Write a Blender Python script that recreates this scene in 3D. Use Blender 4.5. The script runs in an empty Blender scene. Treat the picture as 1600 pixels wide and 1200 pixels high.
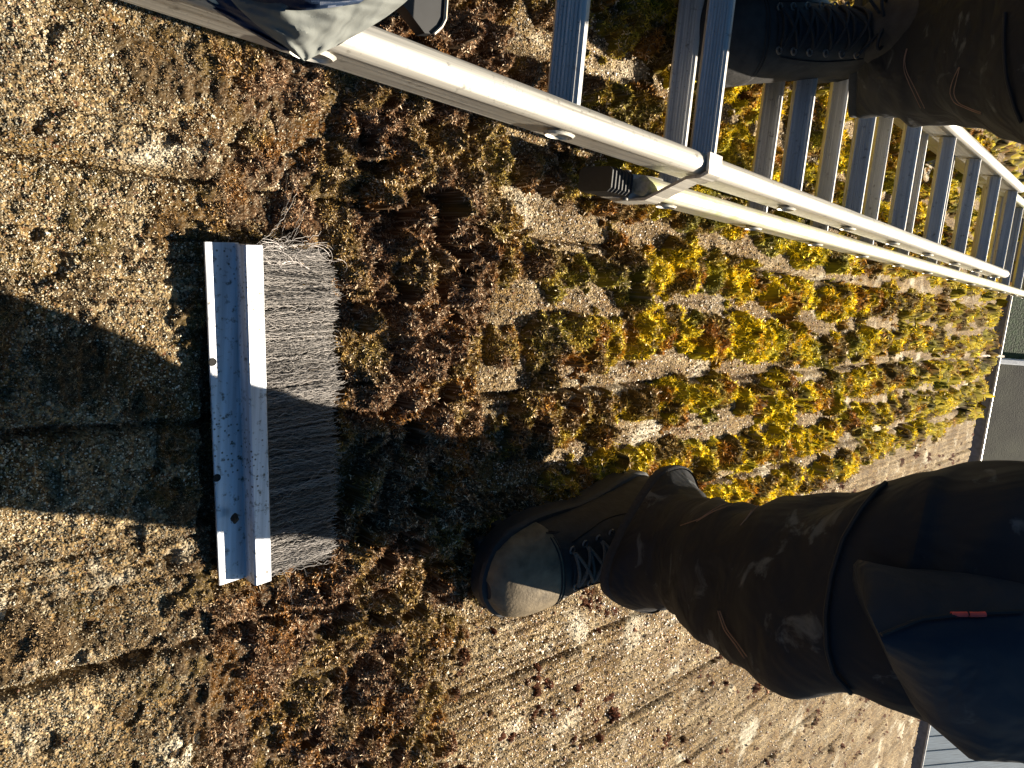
import bpy, bmesh, math, random
import numpy as np
from mathutils import Matrix, Vector, Euler
from mathutils import noise as mnoise
from mathutils.bvhtree import BVHTree
random.seed(7); RNG = np.random.default_rng(11)
S = bpy.context.scene
R_ = math.radians
# ------------------------------------------------------------------ camera
# Everything is measured in ROOF coordinates (x down the slope, y across it, z away from the slope)
# and then the whole place is tilted by the roof pitch.
PITCH = R_(33)
M = Matrix.Rotation(PITCH, 4, 'Y')
F = 1110.0; H = 0.55
v1 = Vector((1056, 69, -F)); v2 = Vector(((-F*F + 69*7500)/1056, -7500, -F))
cX = v1.normalized(); cZ = cX.cross(-v2.normalized()).normalized(); cY = cZ.cross(cX)
RC = Matrix((cX, cY, cZ))               # rows: roof axes seen in camera coordinates
CAM = Vector((0, 0, H))
def ray(px, py): return RC @ Vector((px-800, 600-py, -F))
def at(px, py, z=0.0):
    d = ray(px, py); return CAM + d*((z-H)/d.z)
def atd(px, py, dep): return CAM + ray(px, py)*(dep/F)
cam = bpy.data.objects.new('camera', bpy.data.cameras.new('camera'))
S.collection.objects.link(cam)
cam.matrix_world = M @ (Matrix.Translation(CAM) @ RC.to_4x4())
cam.data.sensor_width = 36; cam.data.lens = 36*F/1600
cam.data.clip_start = 0.02; cam.data.clip_end = 500
cam.data.dof.use_dof = False
S.camera = cam
S.render.resolution_x = 1024; S.render.resolution_y = 768
# ------------------------------------------------------------------ light
EPS, PHI = R_(41), R_(13)
sdir = Vector((math.cos(EPS)*math.cos(PHI), -math.cos(EPS)*math.sin(PHI), math.sin(EPS)))
sw = (M.to_3x3() @ sdir).normalized()
sun = bpy.data.objects.new('sun', bpy.data.lights.new('sun', 'SUN'))
S.collection.objects.link(sun)
sun.data.energy = 5.0; sun.data.angle = R_(0.5); sun.data.color = (1.0, 0.88, 0.71)
sun.rotation_euler = sw.to_track_quat('Z', 'Y').to_euler()
world = bpy.data.worlds.new('World'); S.world = world; world.use_nodes = True
wn = world.node_tree.nodes; wl = world.node_tree.links
sky = wn.new('ShaderNodeTexSky'); sky.sky_type = 'NISHITA'; sky.sun_disc = False
sky.sun_elevation = math.asin(sw.z); sky.sun_rotation = math.atan2(sw.x, sw.y)
bgn = wn['Background']; bgn.inputs['Strength'].default_value = 0.045
sky.ozone_density = 4.0; sky.air_density = 1.2; sky.dust_density = .6
hsv = wn.new('ShaderNodeHueSaturation'); hsv.inputs['Saturation'].default_value = 1.1
wl.new(sky.outputs[0], hsv.inputs['Color']); wl.new(hsv.outputs[0], bgn.inputs['Color'])
S.view_settings.view_transform = 'Standard'; S.view_settings.look = 'None'
S.view_settings.exposure = 1.72; S.view_settings.gamma = 1.0
# ------------------------------------------------------------------ helpers
COL = S.collection
def tag(o, label=None, cat=None, group=None, kind=None):
    if label: o['label'] = label
    if cat: o['category'] = cat
    if group: o['group'] = group
    if kind: o['kind'] = kind
    return o
def empty(name, base=(0, 0, 0), **k):
    o = bpy.data.objects.new(name, None); COL.objects.link(o)
    o.matrix_world = M @ Matrix.Translation(base); o.empty_display_size = .05
    o['_b'] = list(base); return tag(o, **k)
def mesh_np(name, V, faces_flat, n_per, mat, parent=None, smooth=False, colors=None, base=None):
    """mesh object out of numpy arrays in roof coordinates"""
    V = np.asarray(V, dtype=np.float64).reshape(-1, 3)
    if parent is not None:
        p = parent; off = np.zeros(3)
        while p is not None:
            if '_b' in p: off += np.array(p['_b'])
            p = p.parent
        V = V - off
    elif base is not None: V = V - np.array(base)
    me = bpy.data.meshes.new(name)
    me.vertices.add(len(V)); me.vertices.foreach_set('co', V.astype(np.float32).ravel())
    ff = np.asarray(faces_flat, dtype=np.int32).ravel()
    tot = np.asarray(n_per, dtype=np.int32)
    if tot.ndim == 0: tot = np.full(len(ff)//int(tot), int(tot), dtype=np.int32)
    st = np.concatenate([[0], np.cumsum(tot)[:-1]]).astype(np.int32)
    me.loops.add(len(ff)); me.loops.foreach_set('vertex_index', ff)
    me.polygons.add(len(tot)); me.polygons.foreach_set('loop_start', st)
    me.polygons.foreach_set('loop_total', tot)
    me.update(calc_edges=True)
    me.polygons.foreach_set('use_smooth', np.full(len(tot), bool(smooth)))
    if colors is not None:
        a = me.color_attributes.new('col', 'FLOAT_COLOR', 'POINT')
        c = np.ones((len(V), 4), dtype=np.float32); c[:, :3] = colors
        a.data.foreach_set('color', c.ravel())
    if mat: me.materials.append(mat)
    o = bpy.data.objects.new(name, me); COL.objects.link(o)
    if parent is not None: o.parent = parent
    else: o.matrix_world = M @ Matrix.Translation(base if base is not None else (0, 0, 0)); o['_b'] = list(base if base is not None else (0, 0, 0))
    return o
class MB:
    def __init__(s): s.v = []; s.f = []
    def add(s, vs, fs):
        n = len(s.v); s.v += [tuple(v) for v in vs]; s.f += [tuple(i+n for i in f) for f in fs]; return s
    def loft(s, rings, closed=True, cap=True):
        n = len(rings[0]); vs = [p for r in rings for p in r]; fs = []
        for i in range(len(rings)-1):
            for j in range(n if closed else n-1):
                k = (j+1) % n
                fs.append((i*n+j, i*n+k, (i+1)*n+k, (i+1)*n+j))
        if cap and closed:
            fs.append(tuple(reversed(range(n)))); fs.append(tuple((len(rings)-1)*n+j for j in range(n)))
        return s.add(vs, fs)
    def tube(s, pts, r, n=8, cap=True):
        pts = [Vector(p) for p in pts]; rings = []; up = None
        for i, p in enumerate(pts):
            t = (pts[min(i+1, len(pts)-1)]-pts[max(i-1, 0)]).normalized()
            if up is None:
                up = t.orthogonal().normalized()
            up = (up - t*up.dot(t)).normalized(); w = t.cross(up)
            rr = r[i] if isinstance(r, (list, tuple)) else r
            rings.append([p + (up*math.cos(a)+w*math.sin(a))*rr for a in [2*math.pi*k/n for k in range(n)]])
        return s.loft(rings, cap=cap)
    def box(s, c, sx, sy, sz, ax=None, bev=0.0):
        c = Vector(c); ax = ax or (Vector((1, 0, 0)), Vector((0, 1, 0)), Vector((0, 0, 1)))
        b = min(bev, sx*.45, sy*.45, sz*.45)
        def ring(hx, hy, z):
            q = []
            for (a, bb) in ((1, 1), (-1, 1), (-1, -1), (1, -1)):
                if b > 0:
                    if a*bb > 0: q += [(a*hx, bb*(hy-b)), (a*(hx-b), bb*hy)]
                    else: q += [(a*(hx-b), bb*hy), (a*hx, bb*(hy-b))]
                else: q.append((a*hx, bb*hy))
            return [c + ax[0]*x + ax[1]*y + ax[2]*z for x, y in q]
        if b > 0:
            return s.loft([ring(sx/2-b, sy/2-b, -sz/2), ring(sx/2, sy/2, -sz/2+b), ring(sx/2, sy/2, sz/2-b), ring(sx/2-b, sy/2-b, sz/2)])
        return s.loft([ring(sx/2, sy/2, -sz/2), ring(sx/2, sy/2, sz/2)])
    def build(s, name, mat, parent=None, smooth=False, base=None, fix=True):
        ff = [i for f in s.f for i in f]; n = [len(f) for f in s.f]
        o = mesh_np(name, s.v, ff, np.array(n), mat, parent, smooth, base=base)
        if fix:
            bm = bmesh.new(); bm.from_mesh(o.data); bmesh.ops.recalc_face_normals(bm, faces=bm.faces)
            bm.to_mesh(o.data); bm.free()
        if smooth:
            try: o.data.set_sharp_from_angle(angle=R_(42))
            except Exception: pass
        return o
def extrude_profile(mb, prof, a, b, ax1, ax2, org):
    """profile in the (ax1, ax2) plane swept from org+a to org+b (vectors)"""
    org = Vector(org)
    r = [[org + Vector(e) + ax1*p[0] + ax2*p[1] for p in prof] for e in (a, b)]
    return mb.loft(r)
# ------------------------------------------------------------------ numpy noise
def hsh(ix, iy, seed):
    ix = ix.astype(np.int64).astype(np.uint32); iy = iy.astype(np.int64).astype(np.uint32)
    h = ix*np.uint32(374761393) + iy*np.uint32(668265263) + np.uint32((seed*2246822519) & 0xffffffff)
    h = (h ^ (h >> np.uint32(13)))*np.uint32(1274126177); h = h ^ (h >> np.uint32(16))
    h = h*np.uint32(2654435761); h ^= h >> np.uint32(15)
    return h.astype(np.float64)/4294967296.0
def vn(x, y, seed=0):
    ix = np.floor(x); iy = np.floor(y); fx = x-ix; fy = y-iy
    fx = fx*fx*(3-2*fx); fy = fy*fy*(3-2*fy)
    a = hsh(ix, iy, seed); b = hsh(ix+1, iy, seed); c = hsh(ix, iy+1, seed); d = hsh(ix+1, iy+1, seed)
    return (a*(1-fx)+b*fx)*(1-fy) + (c*(1-fx)+d*fx)*fy
def fbm(x, y, freq, seed=0, octv=3):
    s = 0; a = .5; t = 0
    for o in range(octv):
        s = s + a*vn(x*freq + 17.3*o, y*freq - 9.1*o, seed+o*31); t += a; a *= .5; freq *= 2.03
    return s/t
def sstep(a, b, x):
    t = np.clip((x-a)/(b-a), 0, 1); return t*t*(3-2*t)
# ------------------------------------------------------------------ the roof as functions of x, y
XE = 3.30
P0, PC = 0.242, 0.279
def eave_x(Y): return XE + 0.0*Y
def course(X, Y):
    Xj = X - .010*(fbm(X, Y, 9, 71, 2)-.5) - .006*np.sign(np.sin((Y+.04)*17.4))
    k = np.floor((Xj-P0)/PC); return k, (Xj-P0)/PC-k
def joint_d(X, Y, k):
    off = np.where(np.mod(k, 2) == 0, .0, .0)
    yy = Y - .053 + off + .006*(fbm(X, Y, 7, 5, 2)-.5)
    m = np.mod(yy+.0935, .187)-.0935
    return m
def roof_z(X, Y, fine=True):
    k, t = course(X, Y)
    z = .016*(t-1) + .006*(fbm(X, Y, 5, 3, 3)-.5)
    jd = np.abs(joint_d(X, Y, k))
    jr = .8 + .7*vn(X*14, Y*14, 8)
    z = z - .0110*np.exp(-(jd/.0042)**2)*jr
    # fine ribs running down the slope
    rb = np.mod(Y + .001*np.sin(X*9) , .0156)-.0078
    z = z - (.0042+.0012*(Y < -.4))*np.exp(-(rb/.0020)**2)*sstep(.45, .8, vn(X*5, Y*64, 12)+.05+.22*(Y < -.4))
    if fine:
        z = z + .0055*(fbm(X, Y, 60, 21, 3)-.5)*np.where(X > .6, .6, 1) + .0036*(fbm(X, Y, 240, 22, 2)-.5)
        z = z - .005*(1-sstep(.20, .28, fbm(X, Y, 38, 25, 2)))*(X < .5)
    return z
def moss_density(X, Y):
    k, t = course(X, Y)
    n = fbm(X, Y, 14, 40, 3); n2 = fbm(X, Y, 5, 44, 2)
    wob = .05*(n-.5)
    A = .10 + .25*sstep(.45, .65, n) + .40*sstep(.10, .25, X)*sstep(.38, .6, n) + .28*sstep(.06, .16, Y)*sstep(.5, .65, n2)
    mid = 1.0 - .40*sstep(-.02, .10, Y)*(1-sstep(.27, .36, X)) 
    B = mid
    thick = 1.0
    rows = .5 + .5*np.cos(2*np.pi*(Y + .075 + .012*np.sin(X*5))/.098)
    rw = rows + 1.5*(fbm(X, Y, 20, 47, 2)-.5) + .30*sstep(.6, 1.0, t) - .40*(t < .12)
    Cd = .02 + .90*sstep(.28, .72, rw)
    Cd = Cd - .35*(1-sstep(.52, .66, X))*(1-sstep(.3, .6, t))
    bnd = np.interp(X, [.5, .56, .9, 2.0, 3.4], [-.43, -.40, -.42, -.40, -.37]) + wob*1.2
    Cd = np.where(Y > bnd, Cd, .012 + .10*sstep(.55, .7, n))
    xb = .535 + wob*1.6 - .06*sstep(-.36, -.46, Y)*0
    d = np.where(X < .235+wob*1.6, A, np.where(X < xb, B, Cd))
    low = (Y < -.36) & (X > .235+wob) & (X < xb+.03)
    d = np.where(low, .98-.6*sstep(.44, .56, X+wob), d)
    return np.clip(d, 0, 1)
def moss_amp(X, Y):
    a = np.interp(X, [-.3, .22, .27, .35, .38, .50, .54, .8, 3.4], [.25, .3, .40, .62, 1.05, 1.15, .85, 1.0, 1.05])
    a = a*np.where(Y < -.36, np.interp(X, [.3, .6], [.65, .5]), 1.0)
    a = a*np.where((X < .36) & (Y > .02), .75, 1)
    return a
def cush(X, Y, cell, seed, hmax, pw=1.0):
    ix = np.floor(X/cell); iy = np.floor(Y/cell)
    x0, y0 = int(ix.min())-2, int(iy.min())-2; nx = int(ix.max())+3-x0; ny = int(iy.max())+3-y0
    gx, gy = np.meshgrid(np.arange(nx)+x0, np.arange(ny)+y0, indexing='ij')
    gx = gx.astype(float); gy = gy.astype(float)
    cx = (gx+.15+.7*hsh(gx, gy, seed))*cell; cy = (gy+.15+.7*hsh(gx, gy, seed+1))*cell
    dn = moss_density(cx, cy); am = moss_amp(cx, cy)
    on = (hsh(gx, gy, seed+2) < dn**pw)
    rad = cell*(.42+.42*hsh(gx, gy, seed+3))
    hh = hmax*(.55+.75*hsh(gx, gy, seed+4))*am*on
    best = np.zeros(X.shape)
    wx = X + cell*.35*(vn(X*2.6/cell, Y*2.6/cell, seed+7)-.5); wy = Y + cell*.35*(vn(X*2.6/cell, Y*2.6/cell, seed+9)-.5)
    ii = (ix-x0).astype(int); jj = (iy-y0).astype(int)
    for a in (-1, 0, 1):
        for b in (-1, 0, 1):
            i = ii+a; j = jj+b
            d2 = ((wx-cx[i, j])**2 + (wy-cy[i, j])**2)/rad[i, j]**2
            best = np.maximum(best, hh[i, j]*np.sqrt(np.clip(1-d2, 0, 1)))
    return best
def moss_h(X, Y):
    h1 = cush(X, Y, .034, 101, .029, 2.0)
    h2 = cush(X, Y, .018, 201, .016, 1.6)
    h3 = cush(X, Y, .009, 301, .0070, 1.1)
    h = np.maximum(np.maximum(h1, h2), h3) + .25*np.minimum(np.minimum(h1, h2)+h3, .01)
    under = (X > .195) & (X < .345) & (Y > -.275) & (Y < .012)
    h = np.where(under, np.minimum(h, .006), h)
    hole = sstep(.34, .42, fbm(X, Y, 46, 407, 2))
    hole = np.where(X > .50, sstep(.29, .37, fbm(X, Y, 46, 407, 2)), hole)
    h = np.where((h > .0005) & (hole < .5) & (X < .5), np.maximum(h*hole, .0025), h*(.06+.94*hole))
    h = np.clip(h - .0040*fbm(X, Y, 170, 411, 2)*np.where(X < .25, .8, .35), 0, 1)
    return h*(1 + .6*(fbm(X, Y, 120, 409, 2)-.5))
BR, OL, YE, OR, ST, GR = [np.array(c) for c in ((.165, .088, .040), (.30, .22, .032), (.86, .68, .030), (.42, .18, .022), (.58, .46, .32), (.24, .27, .04))]
def moss_color(X, Y, n):
    far = sstep(.42, 1.0, X)[:, None]
    a = fbm(X, Y, 26, 60, 3)[:, None]; b = fbm(X, Y, 34, 64, 2)[:, None]; c = fbm(X, Y, 11, 66, 2)[:, None]
    r = RNG.random((n, 1)); r2 = RNG.random((n, 1))
    base = BR*(1-far) + (BR*.5+OL*.5)*far
    ye = sstep(.50-.13*far, .66-.10*far, a)*(.35+.65*far)
    col = base*(1-ye) + ye*((1-far)*(OL*1.1) + far*YE)
    orr = sstep(.56, .72, b)*.75
    col = col*(1-orr) + orr*((1-far)*(OR*.55) + far*OR)
    gr = sstep(.64, .74, c)*.5*(.25+.75*far)
    col = col*(1-gr) + gr*GR
    st = (r < .20*(1.2-far))*.8
    col = col*(1-st) + st*ST
    lf = (1-sstep(.18, .30, X))[:, None]
    col = col*(1-.5*lf) + .5*lf*np.array((.15, .115, .05))*(.6+.8*r2)
    cl = sstep(-.39, -.43, Y)[:, None]*sstep(.5, .6, X)[:, None]
    rd = np.array((.17, .060, .026))*(1-orr) + np.array((.13, .09, .03))*orr
    col = col*(1-cl) + rd*cl
    return col*(.65+.7*r2)
# ------------------------------------------------------------------ materials
def mat(name):
    m = bpy.data.materials.new(name); m.use_nodes = True
    return m, m.node_tree.nodes, m.node_tree.links, m.node_tree.nodes['Principled BSDF']
def ramp(N, stops):
    r = N.new('ShaderNodeValToRGB'); e = r.color_ramp.elements
    while len(e) < len(stops): e.new(.5)
    for q, (p, c) in zip(e, stops): q.position = p; q.color = (*c, 1) if len(c) == 3 else c
    return r
def noise(N, L, vec, scale, detail=4, rough=.55, dist=0):
    n = N.new('ShaderNodeTexNoise'); n.inputs['Scale'].default_value = scale; n.inputs['Detail'].default_value = detail
    n.inputs['Roughness'].default_value = rough; n.inputs['Distortion'].default_value = dist
    L.new(vec, n.inputs['Vector']); return n
def mix(N, L, fac, a, b, mode='MIX'):
    m = N.new('ShaderNodeMix'); m.data_type = 'RGBA'; m.blend_type = mode
    for s, v in ((0, fac), (6, a), (7, b)):
        if hasattr(v, 'default_value') or hasattr(v, 'is_output'): L.new(v, m.inputs[s])
        else: m.inputs[s].default_value = v if s == 0 else (*v, 1)
    return m.outputs[2]
def obco(N, scale=None):
    t = N.new('ShaderNodeTexCoord'); return t.outputs['Object']
def simple(name, col, rough=.6, metal=0., var=.25, vscale=60, bump=.0, bscale=300, stretch=None, spec=.5, sheen=0):
    m, N, L, B = mat(name); v = obco(N)
    if stretch:
        mp = N.new('ShaderNodeMapping'); mp.inputs['Scale'].default_value = stretch; L.new(v, mp.inputs[0]); v = mp.outputs[0]
    n = noise(N, L, v, vscale, 5)
    lo = tuple(c*(1-var) for c in col); hi = tuple(min(1, c*(1+var)) for c in col)
    r = ramp(N, [(.3, lo), (.7, hi)]); L.new(n.outputs[0], r.inputs[0]); L.new(r.outputs[0], B.inputs['Base Color'])
    B.inputs['Roughness'].default_value = rough; B.inputs['Metallic'].default_value = metal
    B.inputs['Specular IOR Level'].default_value = spec
    if sheen: B.inputs['Sheen Weight'].default_value = sheen
    if bump:
        nb = noise(N, L, v, bscale, 4); b = N.new('ShaderNodeBump'); b.inputs['Strength'].default_value = .6
        b.inputs['Distance'].default_value = bump; L.new(nb.outputs[0], b.inputs['Height']); L.new(b.outputs[0], B.inputs['Normal'])
    return m
def roof_material():
    m, N, L, B = mat('weathered_concrete_tile'); v = obco(N)
    vo = N.new('ShaderNodeTexVoronoi'); vo.inputs['Scale'].default_value = 430; L.new(v, vo.inputs['Vector'])
    vo2 = N.new('ShaderNodeTexVoronoi'); vo2.inputs['Scale'].default_value = 210; L.new(v, vo2.inputs['Vector'])
    st = ramp(N, [(0, (.08, .065, .04)), (.3, (.23, .19, .12)), (.6, (.38, .33, .23)), (.85, (.52, .47, .36)), (1, (.70, .66, .55))])
    sep = N.new('ShaderNodeSeparateColor'); L.new(vo.outputs['Color'], sep.inputs[0]); L.new(sep.outputs[0], st.inputs[0])
    # pale worn patches, brown algae, rusty lichen
    a = noise(N, L, v, 13, 5, .6); ra = ramp(N, [(.42, (0, 0, 0)), (.62, (1, 1, 1))]); L.new(a.outputs[0], ra.inputs[0])
    brown = mix(N, L, 1.0, st.outputs[0], (.56, .46, .28), 'MULTIPLY')
    c1 = mix(N, L, ra.outputs[0], brown, st.outputs[0])
    mp = N.new('ShaderNodeMapping'); mp.inputs['Scale'].default_value = (7, 60, 1); L.new(v, mp.inputs[0])
    s2 = noise(N, L, mp.outputs[0], 1, 4, .6); rs = ramp(N, [(.40, (.55, .50, .46)), (.62, (1.08, 1.03, .96))]); L.new(s2.outputs[0], rs.inputs[0])
    c2 = mix(N, L, .8, c1, rs.outputs[0], 'MULTIPLY')
    d = noise(N, L, v, 95, 5, .65, .6); rd = ramp(N, [(.60, (0, 0, 0)), (.70, (1, 1, 1))]); L.new(d.outputs[0], rd.inputs[0])
    c3 = mix(N, L, rd.outputs[0], c2, (.13, .06, .03))
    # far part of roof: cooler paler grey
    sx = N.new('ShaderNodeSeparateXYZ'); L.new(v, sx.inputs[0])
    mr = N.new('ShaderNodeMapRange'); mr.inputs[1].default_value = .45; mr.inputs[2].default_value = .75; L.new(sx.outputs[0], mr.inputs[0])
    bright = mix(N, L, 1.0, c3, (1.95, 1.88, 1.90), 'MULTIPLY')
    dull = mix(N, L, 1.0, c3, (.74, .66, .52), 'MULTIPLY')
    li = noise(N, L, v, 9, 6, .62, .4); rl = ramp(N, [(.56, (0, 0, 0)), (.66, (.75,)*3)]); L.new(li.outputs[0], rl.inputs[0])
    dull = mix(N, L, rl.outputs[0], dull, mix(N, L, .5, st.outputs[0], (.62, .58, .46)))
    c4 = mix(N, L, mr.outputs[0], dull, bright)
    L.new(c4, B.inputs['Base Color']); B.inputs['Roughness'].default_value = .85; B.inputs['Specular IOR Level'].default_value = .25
    inv = N.new('ShaderNodeMath'); inv.operation = 'MULTIPLY_ADD'; inv.inputs[1].default_value = -1; inv.inputs[2].default_value = 1
    L.new(vo.outputs['Distance'], inv.inputs[0])
    ad = N.new('ShaderNodeMath'); ad.operation = 'MULTIPLY_ADD'; ad.inputs[1].default_value = .6; L.new(sep.outputs[1], ad.inputs[0]); L.new(inv.outputs[0], ad.inputs[2])
    b = N.new('ShaderNodeBump'); b.inputs['Strength'].default_value = 1.0; b.inputs['Distance'].default_value = .0016
    L.new(ad.outputs[0], b.inputs['Height']); L.new(b.outputs[0], B.inputs['Normal'])
    return m
def attr_material(name, rough=.8, spec=.25, trans=0., mul=1.0):
    m, N, L, B = mat(name); a = N.new('ShaderNodeVertexColor'); a.layer_name = 'col'
    L.new(a.outputs[0], B.inputs['Base Color']); B.inputs['Roughness'].default_value = rough; B.inputs['Specular IOR Level'].default_value = spec
    return m
def metal_material(name, col, rough, metal, dirt=(.10, .09, .07), algae=None, brushed=(4, 300, 300), specks=.5, dscale=90, dth=.60, vth=.10):
    m, N, L, B = mat(name); v = obco(N)
    mp = N.new('ShaderNodeMapping'); mp.inputs['Scale'].default_value = brushed; L.new(v, mp.inputs[0])
    n = noise(N, L, mp.outputs[0], 1, 5, .6); r = ramp(N, [(.3, tuple(c*.55 for c in col)), (.68, col)]); L.new(n.outputs[0], r.inputs[0])
    d = noise(N, L, v, dscale, 6, .65); rd = ramp(N, [(dth, (0, 0, 0)), (dth+.12, (specks,)*3)]); L.new(d.outputs[0], rd.inputs[0])
    c = mix(N, L, rd.outputs[0], r.outputs[0], dirt)
    d2 = N.new('ShaderNodeTexVoronoi'); d2.inputs['Scale'].default_value = 260; L.new(v, d2.inputs['Vector'])
    r2 = ramp(N, [(vth, (specks,)*3), (vth+.10, (0, 0, 0))]); L.new(d2.outputs['Distance'], r2.inputs[0])
    pm = noise(N, L, v, 14, 3); rp = ramp(N, [(.48, (0, 0, 0)), (.6, (1, 1, 1))]); L.new(pm.outputs[0], rp.inputs[0])
    f2 = mix(N, L, 1.0, r2.outputs[0], rp.outputs[0], 'MULTIPLY')
    c = mix(N, L, f2, c, dirt)
    if algae:
        g = noise(N, L, v, 38, 5, .7); rg = ramp(N, [(.50, (0, 0, 0)), (.66, (.75,)*3)]); L.new(g.outputs[0], rg.inputs[0])
        c = mix(N, L, rg.outputs[0], c, algae)
    L.new(c, B.inputs['Base Color']); B.inputs['Metallic'].default_value = metal
    rr = ramp(N, [(.3, (rough*.8,)*3), (.7, (min(1, rough*1.25),)*3)]); L.new(n.outputs[0], rr.inputs[0]); L.new(rr.outputs[0], B.inputs['Roughness'])
    b = N.new('ShaderNodeBump'); b.inputs['Strength'].default_value = .25; b.inputs['Distance'].default_value = .0006
    L.new(n.outputs[0], b.inputs['Height']); L.new(b.outputs[0], B.inputs['Normal'])
    return m
def cloth_material(name, col, smudge=.35, rough=.75, spec=.3):
    m, N, L, B = mat(name); v = obco(N)
    n = noise(N, L, v, 9, 4); r = ramp(N, [(.35, tuple(c*.75 for c in col)), (.7, tuple(c*1.25 for c in col))]); L.new(n.outputs[0], r.inputs[0])
    s = noise(N, L, v, 24, 6, .62, .8); rs = ramp(N, [(.60, (0, 0, 0)), (.67, (smudge,)*3)]); L.new(s.outputs[0], rs.inputs[0])
    c = mix(N, L, rs.outputs[0], r.outputs[0], (.11, .12, .125))
    L.new(c, B.inputs['Base Color']); B.inputs['Roughness'].default_value = rough; B.inputs['Specular IOR Level'].default_value = spec
    w = noise(N, L, v, 1500, 2); f = noise(N, L, v, 16, 3, .5, .5)
    b = N.new('ShaderNodeBump'); b.inputs['Strength'].default_value = .35; b.inputs['Distance'].default_value = .0004; L.new(w.outputs[0], b.inputs['Height'])
    b2 = N.new('ShaderNodeBump'); b2.inputs['Strength'].default_value = .9; b2.inputs['Distance'].default_value = .014; L.new(f.outputs[0], b2.inputs['Height'])
    L.new(b.outputs[0], b2.inputs['Normal']); L.new(b2.outputs[0], B.inputs['Normal'])
    return m
MAT = {}
MAT['roof'] = roof_material()
MAT['moss'] = attr_material('moss_tufts', .75, .3)
MAT['grit'] = attr_material('loose_grit', .6, .4)
MAT['alu'] = metal_material('aged_aluminium', (.58, .56, .51), .50, .50, specks=.75)
MAT['alu_green'] = metal_material('aged_aluminium_with_algae', (.60, .58, .48), .52, .45, algae=(.38, .42, .16), specks=.5)
MAT['rung'] = metal_material('ribbed_aluminium', (.56, .56, .55), .48, .40, brushed=(300, 4, 300), specks=.8)
MAT['galv'] = metal_material('galvanised_steel', (.66, .70, .76), .45, .40, brushed=(200, 5, 200), specks=.97, dscale=170, dth=.56, vth=.17)
MAT['wire'] = simple('steel_wire', (.27, .25, .245), .5, .35, .5, 500)
MAT['rubber'] = simple('black_rubber', (.011, .012, .014), .6, 0, .3, 200, .0003, 500)
MAT['trouser'] = cloth_material('black_work_trousers', (.0072, .0095, .0150), .6)
MAT['pocket'] = cloth_material('dark_navy_pocket', (.010, .017, .030), .25)
MAT['seam'] = simple('black_piping', (.006, .007, .009), .8)
MAT['thread'] = simple('tan_thread', (.20, .12, .085), .7)
MAT['red'] = simple('red_tab', (.62, .07, .055), .7)
MAT['leather'] = simple('grey_leather', (.020, .019, .019), .75, 0, .4, 90, .0008, 240, spec=.4)
MAT['toecap'] = simple('scuffed_toe_leather', (.14, .11, .07), .62, 0, .35, 70, .0010, 300, spec=.35)
MAT['lace'] = simple('grey_lace', (.085, .08, .07), .7, 0, .4, 500)
MAT['eyelet'] = simple('dull_eyelet', (.16, .15, .14), .5, .6)
MAT['sole'] = simple('black_sole', (.016, .017, .02), .7, 0, .3, 200, .0006, 300)
MAT['hemknit'] = simple('ribbed_knit', (.014, .015, .018), .85, 0, .4, 300, .001, 500)
MAT['skin'] = simple('skin', (.50, .30, .21), .5)
MAT['jacket'] = cloth_material('dark_jacket', (.010, .018, .032), .2)
MAT['bag'] = cloth_material('sunlit_bag_fabric', (.13, .14, .135), .5, .8, .2)  # grey of the bag cloth where the sun falls, set as colour
MAT['bag_shade'] = cloth_material('shaded_bag_fabric', (.008, .022, .055), .1, .6)  # same bag cloth on its shade side, the shade painted as navy
MAT['black_plastic'] = simple('black_plastic', (.012, .013, .015), .45)
MAT['sunlit_edge'] = simple('sunlit_plastic_edge', (.48, .42, .34), .5)  # sunlight along the tray edge, painted as a pale colour
MAT['lawn'] = simple('lawn_grass', (.014, .034, .008), .9, 0, .6, 25, .02, 60)
MAT['paving'] = simple('paving', (.026, .027, .016), .9, 0, .7, 3.5, .004, 90)
MAT['kerb'] = simple('kerb_concrete', (.42, .44, .46), .8)
MAT['gutter'] = simple('grey_gutter', (.20, .20, .21), .55)
MAT['wall'] = simple('rendered_wall', (.45, .42, .38), .85, 0, .15, 8, .002, 120)
MAT['deck'] = simple('weathered_blue_grey_boards', (.17, .22, .26), .7, 0, .3, 30, .001, 80, stretch=(.2, 4, 1))
MAT['wires'] = attr_material('crimped_steel_wires', .45, .5)
MAT['soil'] = attr_material('moss_bed', .95, .1)
MAT['bracket'] = simple('zinc_bracket', (.42, .36, .30), .5, .5)
# ------------------------------------------------------------------ the house: roof surface, gutter, wall
house = empty('house', (XE, 0, 0), label='house under the mossy ribbed tile roof the worker stands on', cat='house')
def rows_x(n):
    p = np.concatenate([np.linspace(-900, -151, n//6), np.linspace(-150, 1546, n)])
    xs = np.array([at(q, 600).x for q in p]); xs = xs[(xs > -.6)]
    xs = np.concatenate([np.linspace(-1.2, xs[0]-.02, 12), xs, [XE]]); return np.unique(np.clip(xs, -1.2, XE))
def y_limits(xs):
    lo = []; hi = []
    for x in xs:
        # pixel row limits at this x: search y so that projection is at py=1260 / -60
        def py(y):
            c = RC.transposed() @ (Vector((x, y, 0))-CAM); return 600 - F*c.y/(-c.z) if c.z < -.01 else 1e9
        def solve(t):
            a, b = -4., 4.
            for _ in range(40):
                m = (a+b)/2
                if py(m) > t: a = m
                else: b = m
            return (a+b)/2
        if x < .0: lo.append(-.60+0.2*x); hi.append(.42-.2*x)
        else: lo.append(solve(1260)); hi.append(solve(-60))
    return np.array(lo), np.array(hi)
NXG, NYG = 860, 760
xs = rows_x(NXG); ylo, yhi = y_limits(xs)
yhi = np.minimum(yhi, 3.0); ylo = np.maximum(ylo, -3.4)
s = np.linspace(0, 1, NYG)
GY = ylo[:, None]*(1-s)[None] + yhi[:, None]*s[None]
NM = 230
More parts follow.
